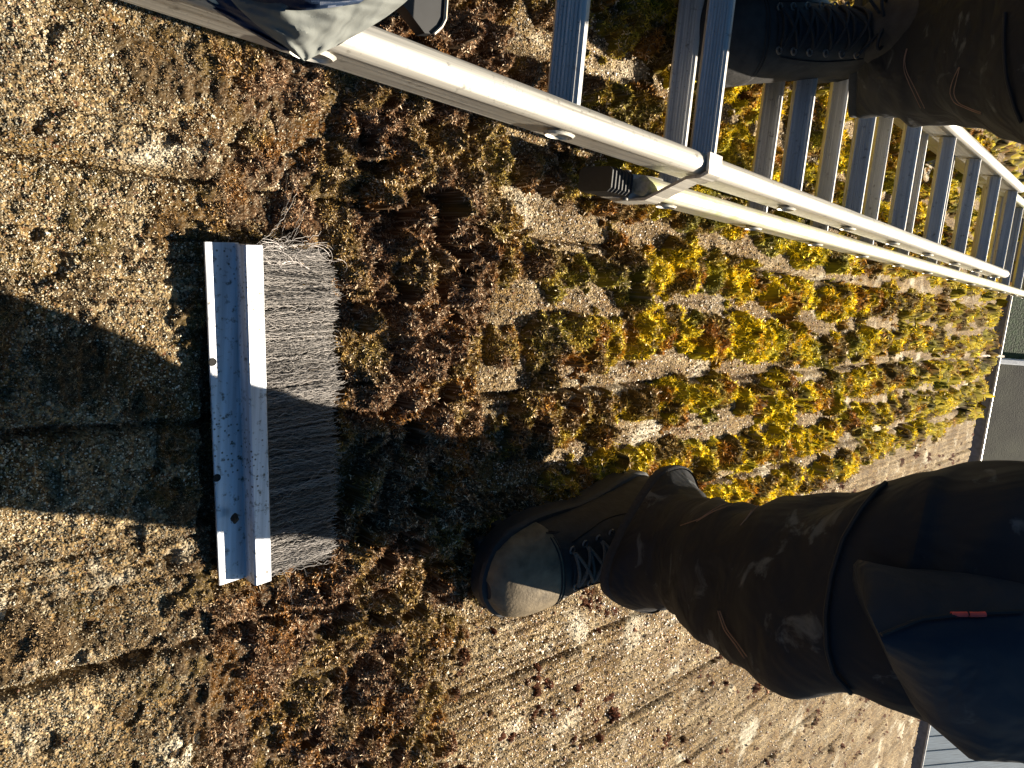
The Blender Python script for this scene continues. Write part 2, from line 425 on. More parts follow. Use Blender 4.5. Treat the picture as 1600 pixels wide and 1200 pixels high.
wl_ = np.clip(.45+.25*xs, .45, 1.0)       # medium-fine margins beyond the fine middle, then wide plain strips
tm = np.linspace(0, 1, NM+1)[:-1]; to = np.linspace(0, 1, 10)[:-1]
mlo = np.maximum(ylo-wl_, -4.0); mhi = np.minimum(yhi+wl_, 3.5)
left = np.concatenate([-4.2*(1-to)[None]+mlo[:, None]*to[None], mlo[:, None]*(1-tm)[None]+ylo[:, None]*tm[None]], axis=1)
right = np.concatenate([yhi[:, None]*(1-tm[1:])[None]+mhi[:, None]*tm[1:][None], mhi[:, None]*(1-to)[None]+3.6*to[None], np.full((len(xs), 1), 3.6)], axis=1)
GY = np.concatenate([left, GY, right], axis=1); GX = np.repeat(xs[:, None], GY.shape[1], axis=1)
nx, ny = GX.shape
shp = (nx, ny)
RZ = roof_z(GX, GY)
NO = len(to)
for sl_ in (slice(0, NO), slice(ny-NO-1, ny)):
    k_, t_ = course(GX[:, sl_], GY[:, sl_]); RZ[:, sl_] = .016*(t_-1)+.006*(fbm(GX[:, sl_], GY[:, sl_], 5, 3, 3)-.5)
idx = np.arange(nx*ny).reshape(shp)
quads = np.stack([idx[:-1, :-1], idx[1:, :-1], idx[1:, 1:], idx[:-1, 1:]], -1).reshape(-1, 4)
# an edge lip down at the eave and a back side so that the tiles have thickness
V = np.stack([GX, GY, RZ], -1).reshape(-1, 3)
rag = .012*(fbm(GX[-1], GY[-1], 30, 77, 3)-.5) - .010*(np.mod(GY[-1], .187) < .006)
V3 = V.reshape(nx, ny, 3); V3[-1, :, 0] += rag
lip = V3[-1].copy(); lip[:, 2] -= .022
lip2 = lip.copy(); lip2[:, 0] -= .25
n0 = len(V); V = np.concatenate([V3.reshape(-1, 3), lip, lip2])
r0 = idx[-1]; r1 = n0+np.arange(ny); r2 = r1+ny
q2 = np.stack([r0[:-1], r1[:-1], r1[1:], r0[1:]], -1); q3 = np.stack([r1[:-1], r2[:-1], r2[1:], r1[1:]], -1)
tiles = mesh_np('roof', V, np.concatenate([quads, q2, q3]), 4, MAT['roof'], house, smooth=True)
tiles['label'] = 'grey brown ribbed roof tiles with worn grit surface'
# object-space of that mesh is shifted by the base; undo it in the material by keeping roof coordinates
for v_ in MAT['roof'].node_tree.nodes:
    pass
# gutter: half-round trough below the eave with a pale bead on its outer rim
gw = Vector((math.sin(PITCH)*0+math.cos(PITCH), 0, math.sin(PITCH)))   # horizontal, away from the wall (roof coords)
gu = Vector((-math.sin(PITCH), 0, math.cos(PITCH)))                    # true up (roof coords)
g0 = Vector((XE-.012, 0, -.040))
def along(mb, prof, y0, y1, seg=24):
    rings = []
    for i in range(seg+1):
        y = y0+(y1-y0)*i/seg
        rings.append([g0+gw*p[0]+gu*p[1]+Vector((0, y, 0)) for p in prof])
    return mb.loft(rings)
RG = .056
prof = [(RG+RG*math.cos(a), RG*math.sin(a)) for a in [math.pi+math.pi*k/14 for k in range(15)]]
prof += [(RG+(RG-.003)*math.cos(a), (RG-.003)*math.sin(a)) for a in [2*math.pi-math.pi*k/14 for k in range(15)]]
gut = along(MB(), prof, -4.0, 3.5).build('gutter', MAT['gutter'], house, smooth=True)
bead = [(2*RG+.001+.0045*math.cos(a), .003+.0045*math.sin(a)) for a in [2*math.pi*k/8 for k in range(8)]]
along(MB(), bead, -4.0, 3.5).build('gutter_rim', simple('pale_metal_rim', (.62, .62, .60), .35, .4), gut, smooth=True)
for yb in (-3.2, -2.4, -1.6, -.85, -.13, .62, 1.4, 2.2, 3.0):
    mb = MB(); pts = [g0+gw*(-.05)+gu*.055+Vector((0, yb, 0)), g0+gw*.01+gu*.045+Vector((0, yb, 0)), g0+gw*.06+gu*.02+Vector((0, yb+.002, 0)), g0+gw*(2*RG+.006)+gu*.012+Vector((0, yb, 0)), g0+gw*(2*RG+.012)+gu*(-.008)+Vector((0, yb, 0))]
    mb.tube(pts, .006, 6); mb.build('gutter_bracket', MAT['bracket'], house, smooth=True)
mb = MB(); ax = (gw, Vector((0, 1, 0)), gu)
mb.box(g0+gw*(-.016)+gu*(-.06), .024, 7.6, .19, ax); mb.build('fascia', simple('dark_fascia', (.05, .045, .04), .7), house)
mb = MB(); mb.box(g0+gw*(-.36)+gu*(-1.35), .24, 7.6, 2.5, ax, 0); mb.build('wall', MAT['wall'], house)
# ------------------------------------------------------------------ ground far below
Mi = M.inverted()
zg = (M @ Vector((XE, 0, 0))).z - 2.65
def gpt(px, py):      # pixel to the horizontal ground, world coordinates
    o = M @ CAM; d = (M.to_3x3() @ ray(px, py)); return o + d*((zg-o.z)/d.z)
yk = gpt(1575, 570).y; yk2 = gpt(1575, 550).y; xdk = gpt(1480, 1180)
def wplane(name, x0, x1, y0, y1, z, m, nx_=2, ny_=2, amp=0):
    X, Y = np.meshgrid(np.linspace(x0, x1, nx_), np.linspace(y0, y1, ny_), indexing='ij')
    Zz = z + amp*(fbm(X, Y, .8, 5, 3)-.5)
    V = np.stack([X, Y, Zz], -1).reshape(-1, 3); i = np.arange(nx_*ny_).reshape(nx_, ny_)
    q = np.stack([i[:-1, :-1], i[1:, :-1], i[1:, 1:], i[:-1, 1:]], -1)
    o = mesh_np(name, V, q, 4, m); o.matrix_world = Matrix.Identity(4); return o
tag(wplane('ground', -150, 150, -150, 150, zg-.004, MAT['lawn'], 60, 60), kind='structure')
tag(wplane('patio', -2, 14, -14, yk, zg, MAT['paving'], 3, 3), kind='structure')
mb = MB(); Ku = (Vector((1, 0, 0)), Vector((0, 1, 0)), Vector((0, 0, 1)))
mb.box((6, yk+.03, zg+.0), 16, .05, .10, Ku, .01)
o = mb.build('kerb', MAT['kerb']); o.matrix_world = Matrix.Identity(4); tag(o, kind='structure')
# boarded deck further down on the near side, seen under the trouser pocket
dk = empty('deck', (0, 0, 0), label='blue grey timber deck boards on the ground below the eave', cat='deck'); dk.matrix_world = Matrix.Identity(4)
dy = gpt(1440, 1120).y
mb = MB()
for i in range(26):
    yy = dy - .075 - i*.148
    mb.box((5.0, yy, zg+.06), 9.0, .14, .03, Ku, .004)
mb.build('boards', MAT['deck'], dk)
mb = MB()
for xx in (1, 3, 5, 7, 9):
    mb = MB(); mb.box((xx, dy-1.95, zg+.025), .06, 3.8, .045, Ku); mb.build('joist', MAT['deck'], dk)
# ------------------------------------------------------------------ moss: cushions + tufts
def sample_roof(n, px0=-120, px1=1560, py0=-80, py1=1280):
    px = RNG.uniform(px0, px1, n); py = RNG.uniform(py0, py1, n)
    m = int(n*.55); ox = RNG.uniform(px0-650, px1, m); oy = RNG.uniform(py0-620, py1+620, m)
    k = (ox < px0) | (oy < py0) | (oy > py1)
    px = np.concatenate([px, ox[k]]); py = np.concatenate([py, oy[k]]); n = len(px)
    A = np.array(RC); d = np.stack([px-800, 600-py, np.full(n, -F)], 1) @ A.T
    t = -H/d[:, 2]; ok = (t > 0)
    P = np.array([0, 0, H])[None] + d*t[:, None]; dep = t*F
    ok &= (P[:, 0] < XE-.004) & (P[:, 0] > -1.0)
    P = np.where(ok[:, None], P, 0); dep = np.where(np.arange(n) >= n-int(k.sum()), dep*1.35, dep)
    ok &= (P[:, 1] > np.interp(P[:, 0], xs, mlo)) & (P[:, 1] < np.interp(P[:, 0], xs, mhi)); return P[ok, 0], P[ok, 1], dep[ok]
MH = moss_h(GX, GY)
MH[:, :NO+1] = 0; MH[:, ny-NO-2:] = 0
msk = (MH > .0007)
fm = (msk[:-1, :-1] | msk[1:, :-1] | msk[1:, 1:] | msk[:-1, 1:]).ravel()
rough = .0030*(fbm(GX, GY, 210, 90, 2)-.5)*np.clip(MH/.004, 0, 1)
MZ = V3[:, :, 2] + MH - np.where(MH > .0007, 0, .0015) + rough
inx = (GX > -.25) & (GX < XE-.0)
Vm = np.stack([V3[:, :, 0], GY, MZ], -1).reshape(-1, 3)
q = quads[fm]; used = np.zeros(len(Vm), bool); used[q.ravel()] = True
remap = np.cumsum(used)-1
mc = moss_color(GX.ravel()[used], GY.ravel()[used], int(used.sum()))*.30
moss = mesh_np('moss', Vm[used], remap[q], 4, MAT['soil'], None, True, mc)
tag(moss, 'bumpy moss cushions covering the tiles in rows, brown near the brush and yellow green towards the gutter', 'moss', kind='stuff')
def tufts(n, name, size, leaf, spread):
    X, Y, D = sample_roof(n)
    h = moss_h(X, Y); keep = h > .0004
    X, Y, D, h = X[keep], Y[keep], D[keep], h[keep]; n = len(X)
    # surface slope so that shoots stand off the cushion
    e = .0012
    gx = (moss_h(X+e, Y)-h)/e; gy = (moss_h(X, Y+e)-h)/e
    N = np.stack([-gx, -gy, np.ones(n)*.8], 1); N /= np.linalg.norm(N, axis=1)[:, None]
    z = roof_z(X, Y) + h
    P = np.stack([X, Y, z], 1) - N*.0008
    N = N + RNG.normal(0, .45, (n, 3)); N /= np.linalg.norm(N, axis=1)[:, None]
    sc = size*(.6+.8*RNG.random(n))*np.clip(D/.75, .8, 2.1)*np.clip(h/.006, .58, 1.15)
    T = np.cross(N, RNG.normal(0, 1, (n, 3))); T /= np.linalg.norm(T, axis=1)[:, None]; B = np.cross(N, T)
    Vs = []; 
    for k in range(leaf):
        a = 2*np.pi*k/leaf + RNG.uniform(-.5, .5, n)
        dr = T*np.cos(a)[:, None] + B*np.sin(a)[:, None]; pr = -T*np.sin(a)[:, None] + B*np.cos(a)[:, None]
        tip = P + (N*(1-spread*RNG.random(n))[:, None] + dr*(spread*.9))*sc[:, None]
        w = (.17*sc)[:, None]
        Vs += [P + pr*w + dr*w*.5, P - pr*w + dr*w*.5 + N*w, tip]
    VV = np.stack(Vs, 1).reshape(-1, 3)
    c = moss_color(X, Y, n)*(.45+1.1*RNG.random((n, 1)))
    C = np.repeat(c[:, None, :], leaf*3, axis=1)
    C[:, 2::3, :] = C[:, 2::3, :]*1.25 + .01
    ff = np.arange(len(VV))
    o = mesh_np(name, VV, ff, 3, MAT['moss'], None, False, C.reshape(-1, 3)); return o
tag(tufts(600000, 'moss_shoots', .0034, 3, .85), 'tiny pointed leaf shoots standing up all over the moss cushions', 'moss', kind='stuff')
# ------------------------------------------------------------------ grit: little stones on the bare tiles
def grit(n):
    X, Y, D = sample_roof(n, -120, 1350)
    h = moss_h(X, Y); keep = (h < .0012) | ((h < .003) & (RNG.random(len(h)) < .35)); X, Y, D = X[keep], Y[keep], D[keep]; n = len(X)
    r = .00085*(.5+1.0*RNG.random(n)**2)*np.clip(D/.7, .8, 1.7)*np.where(RNG.random(n) < .02, 1.9, 1)
    oct_ = np.array([(1, 0, 0), (0, 1, 0), (-1, 0, 0), (0, -1, 0), (0, 0, 1), (0, 0, -1)], float)
    A = RNG.normal(0, 1, (n, 3)); A /= np.linalg.norm(A, axis=1)[:, None]
    Bv = np.cross(A, RNG.normal(0, 1, (n, 3))); Bv /= np.linalg.norm(Bv, axis=1)[:, None]; Cv = np.cross(A, Bv)
    sc = RNG.uniform(.6, 1.3, (n, 3))*r[:, None]
    base = np.stack([X, Y, roof_z(X, Y)+h[keep]+r*.35], 1)
    VV = base[:, None, :] + (oct_[None, :, 0:1]*sc[:, None, 0:1])*A[:, None, :] + (oct_[None, :, 1:2]*sc[:, None, 1:2])*Bv[:, None, :] + (oct_[None, :, 2:3]*sc[:, None, 2:3])*Cv[:, None, :]
    fo = np.array([(0, 1, 4), (1, 2, 4), (2, 3, 4), (3, 0, 4), (1, 0, 5), (2, 1, 5), (3, 2, 5), (0, 3, 5)])
    FF = (np.arange(n)[:, None, None]*6 + fo[None]).reshape(-1, 3)
    pal = np.array([(.15, .11, .06), (.29, .23, .14), (.42, .36, .24), (.56, .51, .38), (.20, .10, .05), (.11, .10, .075), (.70, .67, .56)])
    ci = RNG.choice(len(pal), n, p=[.20, .26, .21, .14, .06, .09, .04]); br = sstep(.42, .62, fbm(X, Y, 13, 33, 3))
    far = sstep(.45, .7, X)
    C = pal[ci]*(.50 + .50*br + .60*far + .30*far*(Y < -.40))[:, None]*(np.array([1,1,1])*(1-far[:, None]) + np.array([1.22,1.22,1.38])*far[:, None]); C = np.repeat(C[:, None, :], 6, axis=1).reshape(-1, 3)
    return mesh_np('grit', VV.reshape(-1, 3), FF, 3, MAT['grit'], None, False, C)
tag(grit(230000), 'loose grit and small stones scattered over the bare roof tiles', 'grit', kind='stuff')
# ------------------------------------------------------------------ ladder
ladder = empty('ladder', (.5, .2, 0), label='silver aluminium extension ladder lying up the roof under the right boot', cat='ladder')
def stile_prof(w, z0, z1, side):
    """box-like stile section with a round bead on top; side=+1 when the recessed web looks towards -y"""
    zc = z1-.0095; p = []
    for a in [R_(-35+k*250/10) for k in range(11)]:
        p.append((w/2*math.cos(a), zc+.0098*math.sin(a)))
    wb = w/2-.0035
    p += [(-wb, zc-.0090), (-wb, z0+.003), (-wb+.001, z0), (wb-.001, z0), (wb, z0+.003), (wb, zc-.009)]
    return p
U0, U1, L0, L1 = .112, .168, .050, .106
YU, YL = .134, .112; YUF, YLF = .362, .385
WS = .022
def stile(name_mat, x0, x1, yc, z0, z1, lab=None):
    mb = MB(); rings = []
    n = max(2, int((x1-x0)/.08))
    for i in range(n+1):
        x = x0+(x1-x0)*i/n
        rings.append([Vector((x, yc+p[0], p[1])) for p in stile_prof(WS, z0, z1, 1)])
    mb.loft(rings); o = mb.build('stile', name_mat, ladder, smooth=True)
    if lab: o['label'] = lab
    return o
UX1 = 2.36
su = stile(MAT['alu'], -.55, UX1, YU, U0, U1)
stile(MAT['alu'], -.55, UX1, YUF, U0, U1)
LX0 = .665
sl = stile(MAT['alu_green'], LX0, 3.95, YL, L0, L1, 'lower stile dusted with green algae')
stile(MAT['alu_green'], LX0, 3.95, YLF, L0, L1, 'lower stile dusted with green algae')
def rung(x, y0, y1, zc, stl, th):
    # square ribbed rung turned so that its broad tread looks up the slope
    hw, hh = .0108, .0100; prof = []
    ng = 7
    for k in range(ng):           # grooved tread
        a = -hw+2*hw*k/ng; b = -hw+2*hw*(k+1)/ng
        prof += [(a+.0003, hh), (b-.0009, hh), (b-.0007, hh-.0009), (b-.0001, hh-.0009)]
    prof += [(hw+.0028, hh-.0016), (hw+.0046, hh-.0042), (hw+.0052, hh-.0065), (hw+.004, -hh+.003), (hw, -hh), (-hw+.003, -hh), (-hw-.001, -hh+.004), (-hw-.0015, hh-.003)]
    c, s_ = math.cos(th), math.sin(th)
    ax1 = Vector((c, 0, s_)); ax2 = Vector((-s_, 0, c))
    mb = MB(); org = Vector((x, 0, zc)); rings = []
    for i in range(7):
        y = y0+(y1-y0)*i/6; rings.append([org+Vector((0, y, 0))+ax1*p[0]+ax2*p[1] for p in prof])
    mb.loft(rings); o = mb.build('rung', MAT['rung'], ladder)
    # pressed end of the rung showing as an oval socket on the outer side of the stile
    for yy, sg in ((y0-WS+.0022 if stl == 'U' else y0-WS+.0022, -1),):
        mb = MB(); R1 = []; R2 = []; R3 = []
        for k in range(18):
            a = 2*math.pi*k/18; d = Vector((math.cos(a)*.0135, 0, math.sin(a)*.0105))
            R1.append(org+Vector((0, yy, 0))+d*1.18); R2.append(org+Vector((0, yy-.0022, 0))+d*1.0); R3.append(org+Vector((0, yy+.004, 0))+d*.80)
        mb.loft([R1, R2, R3]); mb.build('rung_socket', MAT['alu'], o, smooth=True)
TH = R_(56)
XU = [.470+.2335*n for n in range(-4, 9)]
for x in XU: rung(x, YU+WS/2-.0015, YUF-WS/2+.0015, .140, 'U', TH)
XLr = [.745+.2335*n for n in range(0, 14)]
for x in XLr: rung(x, YL+WS/2-.0015, YLF-WS/2+.0015, .078, 'L', TH)
# guide bracket: flat strap over the upper stile, diagonally down to the lower stile
def strap(path, x, w, t, m, name):
    mb = MB(); pts = [Vector((x+p[2] if len(p) > 2 else x, p[0], p[1])) for p in path]; rings = []
    for i, p in enumerate(pts):
        a = (pts[i]-pts[i-1]).normalized() if i else (pts[1]-pts[0]).normalized()
        b = (pts[i+1]-pts[i]).normalized() if i < len(pts)-1 else a
        tn = (a+b).normalized(); nrm = Vector((1, 0, 0)).cross(tn).normalized()*t/2/max(.5, a.dot(tn)); X = Vector((w/2, 0, 0))
        rings.append([p+X+nrm, p-X+nrm, p-X-nrm, p+X-nrm])
    mb.loft(rings); return mb.build(name, m, ladder)
bx = .680
strap([(YU+.010, U1+.0025), (YU-.010, U1+.0035), (YU-.0135, U1-.004), (YU-.0145, U1-.020), (YL-.0135, L1-.006), (YL-.0145, L0+.008), (YL-.008, L0-.003), (YL+.008, L0-.003)], bx, .026, .0032, MAT['alu'], 'guide_bracket')
strap([(YUF-.010, U1+.0025), (YUF+.010, U1+.0035), (YUF+.0135, U1-.004), (YUF+.0145, U1-.020), (YLF+.0135, L1-.006), (YLF+.0145, L0+.008), (YLF+.008, L0-.003)], bx, .026, .0032, MAT['alu'], 'guide_bracket')
# rubber foot at the end of the lower section with its curved aluminium shoe
for yc in (YL, YLF):
    mb = MB(); rings = []
    n = 24
    for i in range(n+1):
        x = LX0-.050+.038*i/n; g = .0018 if (i//2) % 2 else 0
        rings.append([Vector((x, yc+a*(.0130-g), (L0+L1)/2-.008+b*(.022-g))) for a, b in ((1, .8), (.7, 1), (-.7, 1), (-1, .8), (-1, -.8), (-.7, -1), (.7, -1), (1, -.8))])
    mb.loft(rings); ft = mb.build('rubber_foot', MAT['rubber'], ladder)
    mb = MB(); rings = []
    for i in range(13):
        u = i/12; x = LX0-.0125+.05*u; top = L1-.006-.030*(1-u)**2
        rings.append([Vector((x, yc+a*.0132, b)) for a, b in ((1, top-.003), (.6, top), (-.6, top), (-1, top-.003), (-1, L0+.001), (1, L0+.001))])
    mb.loft(rings); mb.build('shoe', MAT['alu'], ft, smooth=True)
    mb = MB(); mb.tube([(LX0-.005, yc-.016, .078), (LX0-.005, yc+.016, .078)], .0045, 10); mb.build('bolt', MAT['eyelet'], ft, smooth=True)
# ------------------------------------------------------------------ wire brush
brush = empty('wire_brush', (.25, -.13, .02), label='flat wire broom head with galvanised bar and long crimped steel bristles lying on the roof', cat='brush')
zt = .015
b_tl = at(320, 378, zt); b_bl = at(343, 915, zt-.004); b_tr = at(395, 378, zt)
by = (b_tl-b_bl).normalized(); bz = Vector((0, 0, 1)); bxv = by.cross(bz).normalized(); bz = bxv.cross(by).normalized()
LEN = (b_tl-b_bl).length; org = (b_tl+b_bl)/2
wid = (b_tr-b_tl).dot(bxv)
def bp(u, v, w): return org + bxv*u + by*v + bz*w      # u across (towards bristles), v along, w up
def sweep(prof, name, m, v0=-LEN/2, v1=LEN/2, parent=brush, n=30):
    mb = MB(); rings = [[bp(p[0], v0+(v1-v0)*i/n, p[1]) for p in prof] for i in range(n+1)]
    mb.loft(rings); return mb.build(name, m, parent)
fw = wid*.60
fl = sweep([(0, 0), (0, -.0022), (fw+.004, -.0022), (fw+.004, -.0008), (fw+.001, 0), (.0012, .0002)], 'flange', MAT['galv'])
hb = .0170
ch = sweep([(fw, -.006), (fw, hb-.0015), (fw+.0012, hb), (wid-.001, hb), (wid, hb-.001), (wid, -.007)], 'channel', MAT['galv'], -LEN/2-.0015, LEN/2-.001)
# fixing holes: dark recessed discs with a rim
for px_, py_, rr in ((333, 566, .0026), (341, 748, .0026)):
    q0 = at(px_, py_, zt); mb = MB(); R1 = []; R2 = []; R3 = []
    u, v = (q0-org).dot(bxv), (q0-org).dot(by)
    for k in range(16):
        a = 2*math.pi*k/16; R1.append(bp(u+math.cos(a)*rr*1.25, v+math.sin(a)*rr*1.25, .0003)); R2.append(bp(u+math.cos(a)*rr, v+math.sin(a)*rr, .0007)); R3.append(bp(u+math.cos(a)*rr*.9, v+math.sin(a)*rr*.9, .0004))
    mb.loft([R1, R2, R3]); mb.build('fixing_hole', simple('dark_hole', (.008, .008, .008), .9), fl)
# bristles: thousands of crimped wires, a few long stray curls
def bristles(n):
    K = 15; t = np.linspace(0, 1, K)
    v0 = RNG.uniform(-LEN/2+.001, LEN/2-.002, n); w0 = RNG.uniform(-.003, hb-.003, n)
    u1px = 522; Lb = (at(524, 640, .02)-bp(0, 0, 0)).dot(bxv)-wid
    ln = Lb*(1+RNG.normal(0, .040, n))*(1-.12*sstep(LEN/2-.03, LEN/2, np.abs(v0)))
    clump = (vn(v0*260, w0*60, 3)-.5)*1.8
    fan = np.sin(v0*0)*0 + .05*clump + RNG.normal(0, .045, n) + .10*(vn(v0*45, w0*0, 9)-.5) - .05*v0/LEN
    ph = RNG.uniform(0, 6.28, n); am = RNG.uniform(.0004, .0011, n)
    wild = RNG.random(n) < .022 + .10*sstep(LEN/2-.045, LEN/2, v0)
    fan = np.where(wild, RNG.normal(0, .55, n), fan)
    curl = np.where(wild, RNG.normal(0, 1.5, n), RNG.normal(0, .08, n))
    U = wid-.002 + ln[:, None]*t*np.cos(fan)[:, None]
    Vv = v0[:, None] + ln[:, None]*(t*np.sin(fan)[:, None] + .35*curl[:, None]*t**2*(1-.2*t)) + am[:, None]*np.sin(ph[:, None]+t*2*np.pi*6)
    Ww = w0[:, None] + am[:, None]*np.cos(ph[:, None]+t*2*np.pi*6.4) + ln[:, None]*t*((RNG.normal(-.05, .05, n)+.22*(vn(v0*170, v0*0, 5)-.5))[:, None]) + np.where(wild, RNG.uniform(.05, .4, n)*ln, 0)[:, None]*t*(1.2-t)
    U = np.where(wild[:, None], U - (ln*.35)[:, None]*np.abs(curl[:, None])*.35*t**2, U)
    P = np.array(org)[None, None] + U[..., None]*np.array(bxv) + Vv[..., None]*np.array(by) + Ww[..., None]*np.array(bz)
    P[..., 2] = np.maximum(P[..., 2], .0)
    r = .00024
    d1 = (np.array(by)+np.array(bz)*.2); d1 /= np.linalg.norm(d1); tri = []
    for k in range(3):
        a = 2*np.pi*k/3+.5; tri.append(P + r*(math.cos(a)*np.array(by)+math.sin(a)*np.array(bz)))
    VV = np.stack(tri, 2).reshape(-1, 3)   # n,K,3
    base = (np.arange(n)[:, None]*K + np.arange(K-1)[None])*3
    FF = np.concatenate([np.stack([base+k, base+(k+1) % 3, base+3+(k+1) % 3, base+3+k], -1).reshape(-1, 4) for k in range(3)])
    cw = (.025+.34*RNG.random(n)**1.5)[:, None]*np.array((1.0, .93, .88)); cw = np.repeat(cw[:, None, :], K*3, axis=1).reshape(-1, 3)
    o = mesh_np('bristles', VV, FF, 4, MAT['wires'], brush, True, cw); tag(o, kind='stuff')
bristles(2900)
mb = MB()
for i in range(60):    # long curls tangled at the far end
    v = LEN/2-.001-abs(random.gauss(0, .012)); u = wid+random.uniform(0, .068)*random.random()**.6; w = random.uniform(.004, .014)
    r0 = random.uniform(.003, .010); a0 = random.uniform(0, 6.28); da = random.choice((-1, 1))*random.uniform(1.2, 4.4)
    pts = []
    for k in range(14):
        a = a0+da*k/13; rr = r0*(1+.6*k/13); pts.append(bp(u+rr*math.cos(a)+.010*k/13, v+rr*math.sin(a)*.8, w+.004*math.sin(a*.7)))
    mb.tube(pts, .00014, 4)
for i in range(14):
    v = -LEN/2+.004+abs(random.gauss(0, .01)); u = wid+random.uniform(0, .04); w = random.uniform(.002, .010)
    r0 = random.uniform(.004, .012); a0 = random.uniform(0, 6.28); da = random.choice((-1, 1))*random.uniform(1.6, 3.6)
    mb.tube([bp(u+r0*(1+.5*k/11)*math.cos(a0+da*k/11)+.012*k/11, v+r0*math.sin(a0+da*k/11)*.7, w) for k in range(12)], .00022, 4)
o = mb.build('curled_bristles', MAT['wire'], brush, smooth=True); tag(o, kind='stuff')
# crumb of wet moss stuck on the brush flange
cr = at(367, 810, .020); mb = MB()
rg = []
for i in range(7):
    t = i/6; c = cr + Vector((0, .0045*(t-.5)*2, 0)); r_ = .0030*math.sin(math.pi*(.08+.84*t))
    rg.append([c + Vector((r_*math.cos(a)*(1+.4*math.sin(3*a+i)), .0006*math.sin(5*a), r_*.7*math.sin(a)*(1+.3*math.cos(2*a+i)))) for a in [2*math.pi*k/10 for k in range(10)]])
mb.loft(rg); o = mb.build('moss_crumb', simple('wet_dark_moss', (.03, .02, .012), .9), None, base=tuple(cr)); tag(o, 'small dark crumb of wet moss stuck on the brush bar', 'debris')
# ------------------------------------------------------------------ the worker
person = empty('person', (.8, 0, .05), label='person standing on the roof seen from above in black work trousers and laced boots', cat='person')
def ring_at(c, a, b, ra, rb, n=40, sq=.0, wr=0, seed=0):
    out = []
    for k in range(n):
        t = 2*math.pi*k/n; ca, sa = math.cos(t), math.sin(t)
        e = 1-sq*.25*math.cos(4*t)
        f = 1+wr*(math.sin(3*t+seed*1.7)+.6*math.sin(5*t-seed*2.3)+.5*math.sin(2*t+seed*.9))/2
        out.append(c + a*(ra*ca*e*f) + b*(rb*sa*e*f))
    return out
def catmull(keys, m):
    out = []
    for i in range(len(keys)-1):
        k0 = keys[max(i-1, 0)]; k1 = keys[i]; k2 = keys[i+1]; k3 = keys[min(i+2, len(keys)-1)]
        for j in range(m):
            t = j/m
            out.append([.5*((2*b)+(c-a)*t+(2*a-5*b+4*c-d)*t*t+(3*b-a-3*c+d)*t**3) for a, b, c, d in zip(k0, k1, k2, k3)])
    out.append(list(keys[-1])); return out
def leg(keys, seed):
    """keys: x y z, lateral radius, fore-aft radius, tilt of the ring (rad, + = back edge lower)"""
    ks = catmull(keys, 9); rings = []
    n = len(ks)
    for i, (x, y, z, ra, rb, tl) in enumerate(ks):
        u = i/9
        lat = Vector((-.22+.25*min(1, u/2), 1, 0)).normalized(); fb = Vector((math.cos(tl), .15*max(0, 1-u/2), -math.sin(tl))).normalized()
        r = ring_at(Vector((x, y, z)), lat, fb, ra, rb, 56, .2, .02, seed)
        cc = Vector((x, y, z)); o = []
        egg = max(0, 1-u)
        for p in r:
            d = p-cc; fr = max(0, -d.dot(fb)/rb)
            d = d - lat*(d.dot(lat)*.62*fr*egg)
            dn = d.normalized(); P_ = cc+d; am = (.3+.7*min(1, u))
            n1 = mnoise.noise(Vector((P_.x*9+seed, P_.y*9, P_.z*17)))
            n2 = mnoise.noise(Vector((P_.x*22-seed, P_.y*20+P_.z*12, P_.z*34)))
            n3 = 1-abs(mnoise.noise(Vector((P_.x*12+P_.z*10, P_.y*12-P_.z*8, P_.z*22+seed))))*3
            o.append(P_+dn*(n1*.009+n2*.0035+max(0, n3)*.004)*am)
        rings.append(o)
    return rings
LK = [[.712, -.294, .140, .094, .104, .02], [.678, -.276, .190, .062, .072, .12]]
for (px_, py_, d_, ra) in ((1100, 880, .660, .0580), (1190, 906, .560, .0660), (1290, 922, .490, .0695), (1400, 918, .450, .0735), (1500, 916, .435, .0790)):
    c = atd(px_, py_, d_); LK.append([c.x, c.y, c.z, ra, ra*.92, .15])
LK += [[.535, -.150, .57, .092, .090, 0], [.66, -.12, .76, .112, .108, -.1], [.72, -.09, .93, .115, .125, -.1]]
rk = []
for (px_, py_, d_, ra) in ((1345, 62, .935, .097), (1395, 78, .870, .078), (1450, 72, .815, .085), (1530, 62, .735, .090), (1610, 60, .665, .094)):
    c = atd(px_, py_, d_); rk.append([c.x, c.y, c.z, ra, ra*.9, .3 if not rk else .15])
RK = rk + [[.74, .16, .60, .104, .10, 0], [.75, .12, .78, .112, .11, -.1], [.75, .09, .93, .115, .125, -.1]]
mb = MB()
for K_, sd in ((LK, 1.0), (RK, 4.2)): mb.loft(leg(K_, sd))
# hips joining both legs
hip = [ring_at(Vector((.735+.0*z, 0, .84+z)), Vector((0, 1, 0)), Vector((1, 0, 0)), ra, rb, 56, .2) for z, ra, rb in ((0, .17, .10), (.03, .195, .12), (.10, .205, .135), (.18, .19, .13), (.24, .18, .125))]
mb.loft(hip)
trousers = mb.build('trousers', MAT['trouser'], person, smooth=True)
m_ = trousers.modifiers.new('sub', 'SUBSURF'); m_.levels = 1; m_.render_levels = 1
